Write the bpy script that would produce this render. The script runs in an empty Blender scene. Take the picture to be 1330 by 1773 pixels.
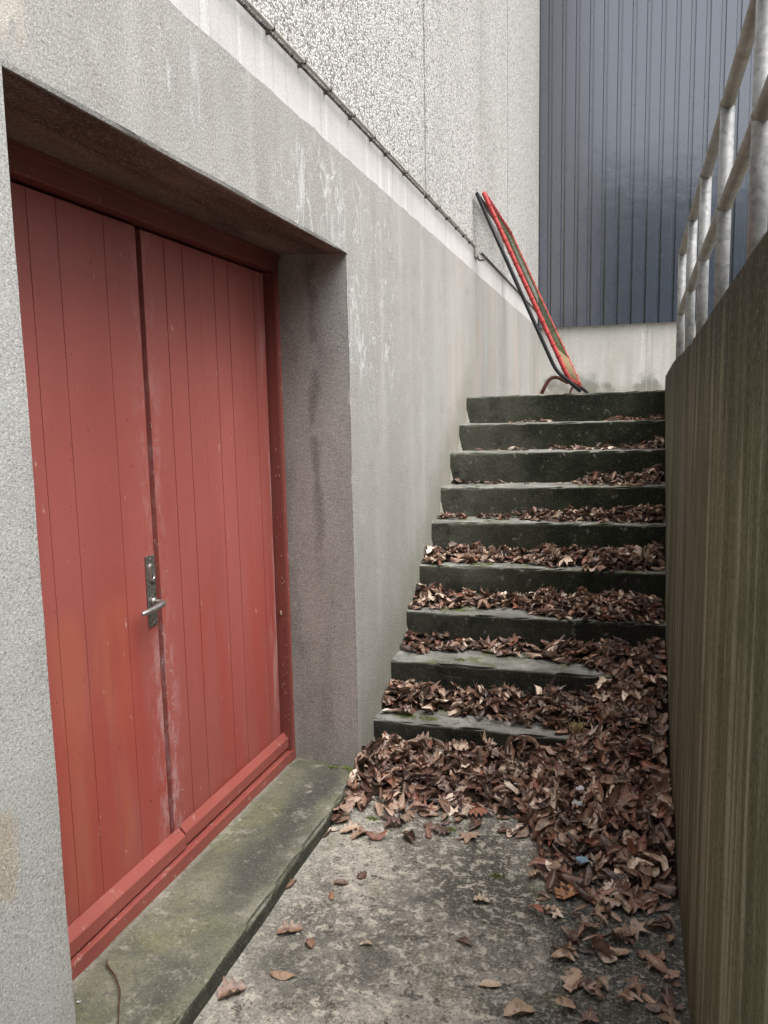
import bpy, bmesh, math, random
import numpy as np
from mathutils import Vector, Matrix, noise
R = math.radians
random.seed(7)
rng = np.random.default_rng(11)
C = bpy.context.scene.collection
scene = bpy.context.scene

# ------------------------------------------------------------------ camera
F_PX, YAW, PITCH, ROLL = 1359.74, -0.2974, -0.1293, -0.0202
fw = Vector((math.sin(YAW)*math.cos(PITCH), math.cos(YAW)*math.cos(PITCH), math.sin(PITCH)))
rt = fw.cross(Vector((0, 0, 1))).normalized()
up = rt.cross(fw)
rt2 = rt*math.cos(ROLL) + up*math.sin(ROLL)
up2 = -rt*math.sin(ROLL) + up*math.cos(ROLL)
cam_d = bpy.data.cameras.new('camera')
cam = bpy.data.objects.new('camera', cam_d)
C.objects.link(cam)
M = Matrix((rt2, up2, -fw)).transposed().to_4x4()
M.translation = Vector((0.9732, -2.9758, 1.4491))
cam.matrix_world = M
cam_d.sensor_fit = 'VERTICAL'
cam_d.sensor_height = 24
cam_d.lens = F_PX/1773*24
cam_d.clip_start = 0.02
cam_d.clip_end = 2000
scene.camera = cam

# ------------------------------------------------------------------ world, sun, exposure
SUN_EL, SUN_AZ = R(62), R(115)      # azimuth clockwise from +Y
w = bpy.data.worlds.new('World'); scene.world = w; w.use_nodes = True
nt = w.node_tree
bg = nt.nodes['Background']
sky = nt.nodes.new('ShaderNodeTexSky'); sky.sky_type = 'NISHITA'; sky.sun_disc = False
sky.sun_elevation = SUN_EL; sky.sun_rotation = SUN_AZ
sky.air_density = 1.0; sky.dust_density = 4.0; sky.ozone_density = 1.0
hs = nt.nodes.new('ShaderNodeHueSaturation'); hs.inputs['Saturation'].default_value = 0.28
nt.links.new(sky.outputs[0], hs.inputs['Color']); nt.links.new(hs.outputs[0], bg.inputs[0])
bg.inputs[1].default_value = 0.15
sd = bpy.data.lights.new('sun', 'SUN'); sd.energy = 1.3; sd.angle = R(60); sd.color = (1.0, 0.97, 0.93)
so = bpy.data.objects.new('sun', sd); C.objects.link(so)
sdir = Vector((math.sin(SUN_AZ)*math.cos(SUN_EL), math.cos(SUN_AZ)*math.cos(SUN_EL), math.sin(SUN_EL)))
so.rotation_euler = sdir.to_track_quat('Z', 'Y').to_euler(); so.location = (6, -4, 12)
vs = scene.view_settings
vs.view_transform = 'Standard'; vs.look = 'None'; vs.gamma = 1; vs.exposure = 1.22

# ------------------------------------------------------------------ node helper
class N:
    def __init__(s, name):
        s.m = bpy.data.materials.new(name); s.m.use_nodes = True
        s.t = s.m.node_tree; s.b = s.t.nodes['Principled BSDF']
        g = s.t.nodes.new('ShaderNodeNewGeometry'); s.P = g.outputs['Position']; s.Nn = g.outputs['True Normal']
        sp = s.t.nodes.new('ShaderNodeSeparateXYZ'); s.t.links.new(s.P, sp.inputs[0]); s.x, s.y, s.z = sp.outputs
        sn = s.t.nodes.new('ShaderNodeSeparateXYZ'); s.t.links.new(s.Nn, sn.inputs[0]); s.nx, s.ny, s.nz = sn.outputs
        s.bump_in = None
    def put(s, sock, v):
        if hasattr(v, 'links'): s.t.links.new(v, sock)
        else:
            if isinstance(v, tuple) and len(v) == 3 and sock.type == 'RGBA': v = v+(1,)
            sock.default_value = v
    def scl(s, vec):
        n = s.t.nodes.new('ShaderNodeVectorMath'); n.operation = 'MULTIPLY'
        s.t.links.new(s.P, n.inputs[0]); n.inputs[1].default_value = vec; return n.outputs[0]
    def noise(s, sc, det=4, vec=None, rough=0.55, dist=0, off=None):
        n = s.t.nodes.new('ShaderNodeTexNoise'); v = s.scl(vec) if vec else s.P
        if off:
            a = s.t.nodes.new('ShaderNodeVectorMath'); a.operation = 'ADD'; s.t.links.new(v, a.inputs[0]); a.inputs[1].default_value = (off, off*1.7, off*.6); v = a.outputs[0]
        s.t.links.new(v, n.inputs['Vector']); n.inputs['Scale'].default_value = sc
        n.inputs['Detail'].default_value = det; n.inputs['Roughness'].default_value = rough; n.inputs['Distortion'].default_value = dist
        return n.outputs['Fac']
    def voro(s, sc, feat='F1', out='Distance', vec=None):
        n = s.t.nodes.new('ShaderNodeTexVoronoi'); n.feature = feat
        s.t.links.new(s.scl(vec) if vec else s.P, n.inputs['Vector']); n.inputs['Scale'].default_value = sc
        return n.outputs[out]
    def ma(s, op, a, b=0.0, c=None, clamp=False):
        n = s.t.nodes.new('ShaderNodeMath'); n.operation = op; n.use_clamp = clamp
        s.put(n.inputs[0], a); s.put(n.inputs[1], b)
        if c is not None: s.put(n.inputs[2], c)
        return n.outputs[0]
    def rng(s, v, a, b, lo=0.0, hi=1.0):
        n = s.t.nodes.new('ShaderNodeMapRange'); n.interpolation_type = 'SMOOTHSTEP'
        rev = a > b
        s.put(n.inputs[0], v)
        if rev: a, b, lo, hi = b, a, hi, lo
        for i, q in enumerate((a, b, lo, hi)): n.inputs[i+1].default_value = q
        return n.outputs[0]
    def mix(s, f, a, b, mode='MIX'):
        n = s.t.nodes.new('ShaderNodeMix'); n.data_type = 'RGBA'; n.blend_type = mode
        s.put(n.inputs[0], f); s.put(n.inputs[6], a); s.put(n.inputs[7], b); return n.outputs[2]
    def ramp(s, v, stops):
        n = s.t.nodes.new('ShaderNodeValToRGB'); e = n.color_ramp.elements
        while len(e) < len(stops): e.new(0.5)
        for i, (p, c) in enumerate(stops): e[i].position = p; e[i].color = tuple(c)+(1,)
        s.put(n.inputs[0], v); return n.outputs[0]
    def bump(s, h, d, st=1.0):
        n = s.t.nodes.new('ShaderNodeBump'); n.inputs['Distance'].default_value = d; n.inputs['Strength'].default_value = st
        s.put(n.inputs['Height'], h)
        if s.bump_in: s.t.links.new(s.bump_in, n.inputs['Normal'])
        s.bump_in = n.outputs[0]; s.t.links.new(n.outputs[0], s.b.inputs['Normal'])
    def col(s, c, rough=0.85, spec=0.3, metal=0.0):
        s.put(s.b.inputs['Base Color'], c); s.put(s.b.inputs['Roughness'], rough)
        s.put(s.b.inputs['Specular IOR Level'], spec); s.put(s.b.inputs['Metallic'], metal)
        return s.m
    def box(s, y0, y1, z0, z1, f=0.05):      # soft mask in the wall plane
        a = s.ma('MULTIPLY', s.rng(s.y, y0-f, y0+f), s.rng(s.y, y1+f, y1-f))
        b = s.ma('MULTIPLY', s.rng(s.z, z0-f, z0+f), s.rng(s.z, z1+f, z1-f))
        return s.ma('MULTIPLY', a, b)

# ---- rendered (sandy plaster) wall
m = N('grey_render')
c = m.ramp(m.noise(0.9, 5, (1, 1, .5)), [(.3, (.305, .295, .272)), (.7, (.405, .395, .372))])
st = m.noise(1, 5, (3, 7, .5))
c = m.mix(m.rng(st, .5, .72, 0, .35), c, (.52, .51, .48))
c = m.mix(m.rng(m.noise(7, 6, rough=.7), .5, .68, 0, .28), c, (.24, .225, .20)); c = m.mix(m.rng(m.noise(11, 6, off=5, rough=.7), .54, .7, 0, .35), c, (.55, .54, .51))
c = m.mix(m.rng(m.noise(1, 4, (3, 4, .35), off=7), .52, .75, 0, .35), c, (.26, .24, .215))
pk = m.ma('MULTIPLY', m.rng(m.y, .3, 1.2), m.rng(m.noise(1, 3, (2, 2.4, .5), off=3), .5, .7, 0, .5))
c = m.mix(pk, c, (.45, .37, .31))
# the pier by the lens is paler and cooler
c = m.mix(m.ma('MULTIPLY', m.rng(m.y, -1.8, -1.95), m.rng(m.z, 2.15, 1.9, 0, .7)), c, (.44, .45, .44))
# white lime runs under the ledge
def runs(off, yy0, yy1, z0, z1, sc=22, amt=.75):
    n_ = m.rng(m.noise(1, 5, (3, sc, 3.2), off=off, dist=.8), .56, .68)
    return m.ma('MULTIPLY', m.ma('MULTIPLY', n_, m.box(yy0, yy1, z0, z1, .05)), amt*.62)
for (o_, a_, b_, z0_, z1_) in ((1, -1.38, -1.18, 2.12, 2.28), (5, -1.0, -.78, 2.1, 2.27), (9, -.75, -.2, 2.02, 2.25), (2, -.55, .1, 1.55, 2.2)):
    c = m.mix(runs(o_, a_, b_, z0_, z1_), c, (.62, .64, .64))
cr = m.ma('ABSOLUTE', m.ma('SUBTRACT', m.noise(6, 4, (1, 1, .6), off=4, dist=1.2), .5))
c = m.mix(m.ma('MULTIPLY', m.rng(cr, .012, .0), m.box(-.75, .5, 1.5, 2.3, .15)), c, (.58, .58, .55))
# damp green foot of the wall by the stairs
sl = m.ma('SUBTRACT', m.z, m.ma('MULTIPLY', m.ma('ADD', m.ma('MINIMUM', m.y, 2.15), .15), .66))
c = m.mix(m.ma('MULTIPLY', m.rng(m.ma('ADD', sl, m.ma('MULTIPLY', m.noise(5, 4), .3)), .55, .2, 0, .55), m.ma('MULTIPLY', m.rng(m.y, -.3, -.1), m.rng(m.y, 2.6, 2.1))), c, (.20, .20, .14))
# door recess: stains and cracks, tone greened to offset the doors' red light
rec = m.rng(m.x, -.004, -.012)
rc = m.ramp(m.noise(1, 6, (5, 5, 1.6), off=2, rough=.65), [(.3, (.22, .22, .205)), (.5, (.36, .37, .345)), (.75, (.45, .46, .44))])
crk = m.ma('ABSOLUTE', m.ma('SUBTRACT', m.ma('ADD', m.x, m.ma('MULTIPLY', m.noise(4, 4), .10)), -.10))
rc = m.mix(m.ma('MULTIPLY', m.rng(crk, .035, .002, 0, .45), m.ma('MULTIPLY', m.rng(m.z, .7, 1.1), m.rng(m.noise(9, 3), .38, .55))), rc, (.07, .06, .055))
c = m.mix(rec, c, rc)
sf = m.ma('MULTIPLY', rec, m.rng(m.nz, -.5, -.8))  # downward face of the recess set darker and browner
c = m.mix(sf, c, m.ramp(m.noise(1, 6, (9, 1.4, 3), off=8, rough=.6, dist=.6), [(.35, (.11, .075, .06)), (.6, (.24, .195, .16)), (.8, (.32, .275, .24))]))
# broken patch above the pier
bp_ = m.ma('MULTIPLY', m.box(-2.3, -1.80, 2.06, 2.4, .02), m.rng(m.noise(14, 4), .36, .44))
c = m.mix(bp_, c, m.ramp(m.noise(10, 5), [(.3, (.30, .25, .19)), (.5, (.46, .42, .36)), (.7, (.58, .56, .52))]))
bq = m.ma('MULTIPLY', m.box(-2.08, -1.965, .64, .80, .02), m.rng(m.noise(18, 4, off=5), .40, .46))
c = m.mix(bq, c, (.42, .37, .30))
c = m.mix(m.ma('MULTIPLY', m.rng(m.z, .55, .1), m.ma('MULTIPLY', m.rng(m.y, -1.8, -1.9), m.rng(m.noise(8, 5, off=5), .5, .62, 0, .4))), c, (.22, .22, .20))
gr = m.noise(330, 2, rough=.7); gr2 = m.noise(120, 3, rough=.7)
gr3 = m.noise(170, 3, rough=.8, off=4)
c = m.mix(m.rng(gr3, .34, .47, .6, 0), c, (.12, .11, .10))
c = m.mix(m.rng(gr3, .54, .66, 0, .6), c, (.70, .69, .66))
m.bump(gr2, .004, .4); m.bump(gr, .0022, .6); m.bump(m.noise(5, 4), .01, .5)
RENDER = m.col(c, .92, .15)

# ---- smooth precast band
m = N('pale_precast')
c = m.ramp(m.noise(1, 5, (3, 1.2, 3)), [(.3, (.48, .46, .445)), (.7, (.64, .62, .60))])
c = m.mix(m.rng(m.noise(1, 5, (3, 16, 1.2)), .5, .7, 0, .6), c, (.72, .72, .71))
c = m.mix(m.rng(m.noise(1, 4, (3, 22, 1.0), off=6), .55, .75, 0, .6), c, (.24, .22, .20))
c = m.mix(m.rng(m.noise(260, 2), .38, .5, .25, 0), c, (.2, .19, .18))
m.bump(m.noise(90, 4), .002, .5)
BAND = m.col(c, .85, .2)

# ---- exposed pebble panels
m = N('pebble_panel')
v = m.voro(88, out='Color'); d = m.voro(88, 'DISTANCE_TO_EDGE')
sp = m.t.nodes.new('ShaderNodeSeparateColor'); m.t.links.new(v, sp.inputs[0])
c = m.ramp(sp.outputs[0], [(.0, (.17, .17, .175)), (.16, (.33, .32, .31)), (.32, (.56, .55, .53)), (.75, (.72, .71, .69)), (1, (.85, .84, .82))])
c = m.mix(m.rng(sp.outputs[1], .7, .9, 0, .25), c, (.40, .32, .24))
c = m.mix(m.rng(d, .12, .01, 0, .75), c, (.20, .19, .18))
c = m.mix(m.rng(m.noise(1, 5, (2, 1.2, .4)), .5, .75, 0, .35), c, (.30, .29, .27))
c = m.mix(m.rng(m.noise(1, 5, (2, 9, .3), off=4), .58, .75, 0, .3), c, (.25, .24, .22))
c = m.mix(1.0, c, (.90, .90, .89), 'MULTIPLY')
for jy in (1.042, 3.951): c = m.mix(m.ma('MULTIPLY', m.rng(m.ma('ABSOLUTE', m.ma('SUBTRACT', m.y, jy)), .06, .0, 0, .5), m.rng(m.noise(20, 5), .35, .6)), c, (.20, .195, .18))
m.bump(m.rng(d, 0, .3), .006, .55); m.bump(m.noise(180, 3), .002, .6)
PEBBLE = m.col(c, .8, .25)

# ---- lighter plinth
m = N('cast_plinth')
c = m.ramp(m.noise(1, 5, (1.6, 1.6, .9)), [(.3, (.44, .43, .39)), (.7, (.62, .61, .58))])
c = m.mix(m.rng(m.noise(1, 5, (7, 5, .7), off=3), .5, .72, 0, .5), c, (.36, .34, .31))
c = m.mix(m.rng(m.noise(1, 5, (10, 5, .9), off=5), .55, .75, 0, .6), c, (.72, .72, .70))
low = m.rng(m.ma('ADD', m.z, m.ma('MULTIPLY', m.noise(5, 5), .28)), 2.0, 1.80)
c = m.mix(m.ma('MULTIPLY', low, m.rng(m.noise(4, 4, off=2), .45, .58, 0, .75)), c, (.17, .17, .15))
c = m.mix(m.rng(m.z, 1.74, 1.56, 0, .6), c, (.28, .26, .20))
c = m.mix(m.rng(m.noise(90, 3), .34, .44, .5, 0), c, (.16, .155, .14))
m.bump(m.noise(60, 4), .003, .6)
PLINTH = m.col(c, .88, .2)

# ---- painted metal cladding
m = N('slate_blue_sheet')
c = m.ramp(m.noise(1.2, 3, (1, 1, .5)), [(.3, (.042, .052, .073)), (.7, (.050, .061, .085))])
c = m.mix(m.rng(m.noise(30, 4, (1, 1, .3)), .6, .75, 0, .1), c, (.2, .21, .23))
m.bump(m.noise(1, 2, (5, 1, 6)), .006, .22)
CLAD = m.col(c, .17, .5)
m.b.inputs['IOR'].default_value = 2.3
TRIM = N('dark_flashing').col((.03, .033, .04), .4, .5)

# ---- floor
m = N('weathered_floor_concrete')
big = m.noise(2.1, 7, off=3, rough=.62, dist=.5)
c = m.ramp(big, [(.36, (.09, .09, .08)), (.45, (.20, .196, .175)), (.53, (.35, .338, .305)), (.72, (.48, .46, .41))])
mo = m.noise(34, 6, rough=.72)
c = m.mix(m.rng(mo, .52, .57, 0, .85), c, (.62, .59, .51))
c = m.mix(m.rng(m.noise(24, 7, off=8, rough=.8), .53, .60, 0, .85), c, (.055, .055, .048))
dk = m.ma('MULTIPLY', m.rng(m.ma('ADD', m.x, m.ma('MULTIPLY', m.noise(6, 5, rough=.6), .5)), .98, 1.06), m.rng(m.noise(60, 3), .62, .5, .35, .95))
c = m.mix(m.ma('MULTIPLY', dk, m.rng(m.ma('ADD', m.y, m.ma('MULTIPLY', m.noise(5, 3, off=5), .4)), -1.9, -1.2, .6, 1)), c, (.052, .055, .052))
pale = m.ma('MULTIPLY', m.rng(m.ma('ADD', m.x, m.ma('MULTIPLY', m.noise(9, 4), .1)), .16, .07, 0, .6), m.rng(m.noise(12, 4, off=9), .4, .55))
c = m.mix(pale, c, (.38, .365, .32))
c = m.mix(m.rng(m.noise(7, 5, off=12), .60, .72, 0, .5), c, (.13, .14, .06))
g1 = m.noise(105, 5, rough=.9)
c = m.mix(m.rng(g1, .53, .61, 0, .8), c, (.55, .52, .45)); c = m.mix(m.rng(g1, .47, .39, 0, .85), c, (.035, .035, .03))
m.bump(m.noise(70, 5, rough=.7), .006, .8); m.bump(g1, .0025, .8)
c = m.mix(1.0, c, (.93, .92, .89), 'MULTIPLY')
c = m.mix(m.rng(m.noise(3.2, 6, off=21, rough=.65), .5, .64, 0, .55), c, (.07, .072, .062))
FLOOR = m.col(c, m.rng(big, .4, .6, .55, .9), .35)

# ---- ledge
m = N('mossy_ledge_concrete')
c = m.ramp(m.noise(3.2, 6, rough=.6, dist=.4), [(.3, (.085, .088, .062)), (.5, (.165, .168, .115)), (.72, (.27, .268, .21))])
wv = m.ma('ADD', m.x, m.ma('MULTIPLY', m.ma('SUBTRACT', m.noise(4, 5, off=2), .5), .32))
band_ = m.ma('MULTIPLY', m.rng(wv, -.24, -.08), m.rng(wv, .03, -.07))
c = m.mix(m.ma('MULTIPLY', band_, m.rng(m.noise(2.5, 4, off=6), .35, .55, .3, .9)), c, (.06, .062, .055))
c = m.mix(m.rng(m.noise(5, 6, off=9), .52, .70, 0, .35), c, (.19, .20, .09))
c = m.mix(m.rng(m.noise(13, 7, off=1, rough=.75), .54, .68, 0, .6), c, (.40, .39, .33))
c = m.mix(m.rng(m.x, -.27, -.30, 0, .5), c, (.34, .33, .29))
c = m.mix(m.rng(m.noise(45, 4, rough=.7), .38, .5, .55, 0), c, (.09, .09, .075))
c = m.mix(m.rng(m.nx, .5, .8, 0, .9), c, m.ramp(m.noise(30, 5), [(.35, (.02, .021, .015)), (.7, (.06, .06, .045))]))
gl = m.noise(130, 4, rough=.8); c = m.mix(m.rng(gl, .56, .68, 0, .5), c, (.42, .41, .35)); c = m.mix(m.rng(gl, .45, .34, 0, .6), c, (.05, .05, .035))
m.bump(m.noise(50, 5), .004, .6); m.bump(m.noise(260, 2), .0015, .7)
LEDGE = m.col(c, .8, .3)

# ---- steps
m = N('algae_step_concrete')
top = m.ramp(m.noise(6, 6, rough=.65), [(.3, (.10, .10, .085)), (.5, (.22, .218, .195)), (.7, (.36, .35, .32))])
top = m.mix(m.rng(m.noise(9, 5, off=6), .56, .66, 0, .7), top, (.10, .115, .03))
gx = m.ma('ADD', m.x, m.ma('MULTIPLY', m.noise(3, 5, off=1), .55))
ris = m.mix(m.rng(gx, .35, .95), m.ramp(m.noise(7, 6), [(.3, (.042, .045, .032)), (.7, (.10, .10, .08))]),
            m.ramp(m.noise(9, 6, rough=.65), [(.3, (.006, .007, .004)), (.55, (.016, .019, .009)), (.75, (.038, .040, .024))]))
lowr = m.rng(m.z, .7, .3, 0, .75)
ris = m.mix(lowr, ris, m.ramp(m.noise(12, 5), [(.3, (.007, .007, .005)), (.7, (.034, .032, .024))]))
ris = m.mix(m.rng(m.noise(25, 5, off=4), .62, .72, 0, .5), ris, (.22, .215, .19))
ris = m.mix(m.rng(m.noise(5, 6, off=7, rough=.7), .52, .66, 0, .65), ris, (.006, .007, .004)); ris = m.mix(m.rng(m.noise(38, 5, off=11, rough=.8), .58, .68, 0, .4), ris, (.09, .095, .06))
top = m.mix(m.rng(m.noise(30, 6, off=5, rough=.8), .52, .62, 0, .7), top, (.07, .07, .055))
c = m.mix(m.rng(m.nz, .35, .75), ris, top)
g1 = m.noise(210, 3, rough=.75)
c = m.mix(m.rng(g1, .58, .7, 0, .35), c, (.4, .39, .36)); c = m.mix(m.rng(g1, .42, .34, 0, .6), c, (.02, .02, .015))
m.bump(m.noise(45, 5, rough=.7), .008, .8); m.bump(g1, .002, .7)
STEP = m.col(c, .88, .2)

# ---- retaining wall
m = N('streaked_retaining_concrete')
s1 = m.noise(1, 4, (6, 5, .22), rough=.6); s2 = m.noise(1, 5, (6, 17, .5), off=4, rough=.65); s3 = m.noise(1, 4, (6, 75, .9), off=2, rough=.6)
c = m.ramp(m.ma('ADD', m.ma('MULTIPLY', s1, .45), m.ma('MULTIPLY', s2, .55)), [(.36, (.045, .040, .025)), (.45, (.115, .106, .072)), (.53, (.20, .193, .132)), (.62, (.42, .41, .32))])
blo = m.noise(1, 6, (4, 3, 1.3), off=15, rough=.65, dist=.4)
c = m.mix(m.ma('MULTIPLY', m.rng(s3, .53, .66, 0, .35), m.rng(blo, .4, .6)), c, (.30, .285, .22)); c = m.mix(m.rng(s3, .47, .34, 0, .3), c, (.04, .033, .022))
c = m.mix(m.rng(blo, .52, .68, 0, .35), c, (.075, .072, .042)); c = m.mix(m.rng(m.noise(9, 6, off=3, rough=.75), .52, .64, 0, .35), c, (.17, .175, .09))
nearm = m.rng(m.ma('ADD', m.y, m.ma('MULTIPLY', m.z, .25)), .1, -1.2)
c = m.mix(m.ma('MULTIPLY', nearm, .5), c, (.20, .215, .105))
sa = m.noise(1, 5, (6, 15, .6), off=12, rough=.6); c = m.mix(m.ma('MULTIPLY', nearm, m.rng(sa, .52, .60, 0, .8)), c, (.38, .385, .28)); c = m.mix(m.ma('MULTIPLY', nearm, m.rng(sa, .47, .40, 0, .5)), c, (.10, .105, .048))
topd = m.rng(m.ma('ADD', m.z, m.ma('MULTIPLY', m.noise(1, 5, (5, 14, 1.2), off=6), .7)), 1.68, 2.02)
c = m.mix(m.ma('MULTIPLY', topd, .85), c, (.032, .025, .017))
c = m.mix(m.ma('MULTIPLY', m.rng(m.noise(3, 5, off=9), .5, .68), .5), c, (.09, .10, .035))
c = m.mix(m.rng(m.z, .35, .0, 0, .5), c, (.06, .062, .035))
g1 = m.noise(100, 5, rough=.85)
c = m.mix(m.rng(g1, .53, .66, 0, .5), c, (.38, .37, .29)); c = m.mix(m.rng(g1, .47, .36, 0, .7), c, (.03, .028, .018))
c = m.mix(m.rng(m.ma('ADD', m.y, m.ma('MULTIPLY', m.z, -.6)), -2.1, -.6, 0, .25), c, (.06, .056, .040))
m.bump(m.noise(22, 6, rough=.7), .012, .8); m.bump(g1, .005, .9)
c = m.mix(1.0, c, (1.0, 1.01, 1.0), 'MULTIPLY')
RETAIN = m.col(c, .85, .25)

# ---- red paint
def red_paint(name, tone=1.0, bare=0.0, patches=False, worn=False):
    m = N(name)
    c = m.ramp(m.noise(1, 5, (3, 3, .8)), [(.3, (.31*tone, .078*tone, .063*tone)), (.7, (.385*tone, .106*tone, .087*tone))])
    if patches:
        p1 = m.ma('MULTIPLY', m.box(-1.46, -1.13, .2, .95, .04), m.rng(m.noise(1, 5, (4, 9, 1.4), off=2), .42, .56, 0, .85))
        c = m.mix(m.ma('MULTIPLY', p1, .6), c, (.42, .125, .070))
        c = m.mix(m.ma('MULTIPLY', m.rng(m.noise(1, 4, (4, 6, 1), off=5), .5, .66, 0, .5), m.rng(m.z, 1.2, .6)), c, (.36, .055, .04))
    if worn:
        ed = m.ma('ABSOLUTE', m.ma('ADD', m.y, .985))
        e1 = m.ma('MULTIPLY', m.rng(ed, .11, .01), m.rng(m.noise(1, 7, (34, 34, 11), off=1, rough=.8), .46, .60))
        e1 = m.ma('MULTIPLY', e1, m.rng(m.noise(1, 2, (2, 2, 1.6), off=8), .36, .52, .35, .95))
        e1 = m.ma('MULTIPLY', e1, m.rng(m.z, 1.5, .4, .25, .65)); c = m.mix(e1, c, (.52, .34, .34))
        e2 = m.ma('MULTIPLY', m.rng(m.ma('ABSOLUTE', m.ma('ADD', m.y, .18)), .09, .0), m.rng(m.noise(1, 6, (30, 30, 4), off=3), .44, .68, 0, .8))
        c = m.mix(e2, c, (.48, .30, .29))
        tp = m.ma('MULTIPLY', m.rng(m.z, 1.55, 1.95), m.rng(m.noise(1, 5, (8, 14, 1.3), off=6), .5, .7, 0, .35))
        c = m.mix(tp, c, (.28, .13, .12))
    c = m.mix(m.rng(m.noise(1, 4, (60, 60, 22), off=3), .70, .74, 0, .55), c, (.62, .42, .36))
    c = m.mix(m.rng(m.noise(70, 3, off=5), .70, .74, 0, .8), c, (.07, .02, .018))
    if bare: c = m.mix(m.rng(m.noise(26, 5, rough=.7), .60, .66, 0, bare), c, (.60, .50, .40))
    m.bump(m.noise(1, 4, (30, 90, 3)), .0015, .5); m.bump(m.noise(60, 3), .0008, .5)
    return m.col(c, m.rng(m.noise(5, 4), .3, .7, .42, .62), .4)
RED = red_paint('faded_red_door_paint', patches=True, worn=True)
REDF = red_paint('red_frame_paint', .85, .35)
REDD = red_paint('old_dark_red_paint', .55)
REDW = red_paint('red_weatherboard_paint', .92, .25)
GAPW = N('gap_shade_wood'); GAPW = GAPW.col(GAPW.ramp(GAPW.noise(60, 5), [(.4, (.010, .005, .005)), (.75, (.07, .035, .03))]), .8)  # brown wood darkened further, so its colour carries the gap's shade
BLACK = N('dark_void').col((.01, .009, .008), .9, .1)

m = N('tarnished_steel')
c = m.ramp(m.noise(90, 5, rough=.7), [(.35, (.10, .09, .075)), (.55, (.30, .29, .26)), (.75, (.52, .51, .48))])
m.bump(m.noise(150, 3), .0006, .6)
PLATE = m.col(c, .42, .5, .75)
m = N('worn_aluminium'); LEVER = m.col(m.ramp(m.noise(70, 4), [(.4, (.42, .41, .39)), (.7, (.62, .61, .59))]), .34, .5, .85)

m = N('galvanised_steel')
v = m.voro(60, out='Color'); sp = m.t.nodes.new('ShaderNodeSeparateColor'); m.t.links.new(v, sp.inputs[0])
c = m.mix(sp.outputs[0], (.20, .205, .20), (.34, .345, .34))
c = m.mix(m.rng(m.noise(14, 6, rough=.7), .45, .68, 0, .7), c, (.42, .42, .41))
c = m.mix(m.rng(m.noise(9, 6, off=3, rough=.7), .52, .66, 0, .4), c, (.20, .19, .165))
c = m.mix(1.0, c, (.80, .81, .82), 'MULTIPLY')
m.bump(m.noise(120, 3), .0008, .5)
GALV = m.col(c, .55, .4, .15)
m = N('grimy_galvanised_rail')
c = m.ramp(m.noise(12, 6, rough=.7), [(.35, (.15, .13, .10)), (.6, (.24, .225, .195)), (.78, (.38, .365, .34))])
GRIME = m.col(c, .6, .4, .2)

def plain(name, col, rough=.6, spec=.4, metal=0., var=.25, sc=30):
    m = N(name); a = tuple(x*(1-var) for x in col); b = tuple(min(1, x*(1+var)) for x in col)
    return m.col(m.ramp(m.noise(sc, 4), [(.3, a), (.7, b)]), rough, spec, metal)
REDT = plain('red_tube_paint', (.40, .045, .045), .5, .3)
BLKT = plain('black_tube_paint', (.010, .011, .012), .4, .3)
RUST = plain('rusty_brown_tube', (.12, .05, .038), .6, .3)
NETM = plain('olive_net_cord', (.085, .092, .045), .8, .1, var=.5, sc=12)
ELAS = plain('tan_elastic_cord', (.20, .15, .085), .8, .1)
PIPE = plain('grey_conduit', (.44, .42, .38), .5, .4)
CLIP = plain('brown_clip', (.06, .05, .04), .6, .3)
TWIGM = plain('twig_bark', (.09, .045, .035), .8, .2)
PAPER = plain('white_scrap', (.86, .87, .88), .6, .3, var=.05)
BLUEM = plain('blue_white_scrap', (.45, .62, .80), .6, .3, var=.35, sc=160)
MOSSM = plain('moss_green', (.14, .19, .03), .9, .1, var=.5, sc=120)
DRYG = plain('dry_grass', (.42, .36, .17), .8, .1, var=.35, sc=60)
WEBM = plain('dusty_fluff', (.42, .34, .28), .9, .1)
UNDERLAY = plain('shaded_leaf_underlay', (.030, .019, .013), .95, .1, var=.6, sc=40)  # leaf brown taken near black for the shade between leaves

m = N('dead_leaf')
at = m.t.nodes.new('ShaderNodeAttribute'); at.attribute_name = 'tint'
c = m.mix(m.rng(m.noise(140, 4, rough=.7), .45, .65, 0, .45), at.outputs['Color'], m.mix(1.0, at.outputs['Color'], (.45, .40, .36), 'MULTIPLY'))
c = m.mix(m.rng(m.noise(60, 4, off=3), .56, .72, 0, .25), c, (.40, .26, .17)); c = m.mix(m.rng(m.noise(45, 4, off=13), .5, .66, 0, .6), c, (.045, .026, .020))
g_ = m.t.nodes.new('ShaderNodeNewGeometry')
c = m.mix(m.ma('MULTIPLY', g_.outputs['Backfacing'], .28), c, (.40, .31, .24))
c = m.mix(m.rng(at.outputs['Alpha'], .72, 1.0, 0, .5), c, (.46, .34, .22))
m.bump(m.noise(170, 3), .0015, .6)
LEAF = m.col(c, .40, .5)

m = N('unseen_hill_green'); HILLM = m.col(m.ramp(m.noise(.5, 6), [(.3, (.012, .016, .010)), (.7, (.05, .06, .035))]), .95, .1)  # dark green of the unseen hill added for the cladding's reflection
m = N('upper_yard_gravel'); YARD = m.col(m.ramp(m.noise(3, 6), [(.3, (.16, .155, .14)), (.7, (.30, .29, .27))]), .95, .1)

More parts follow.
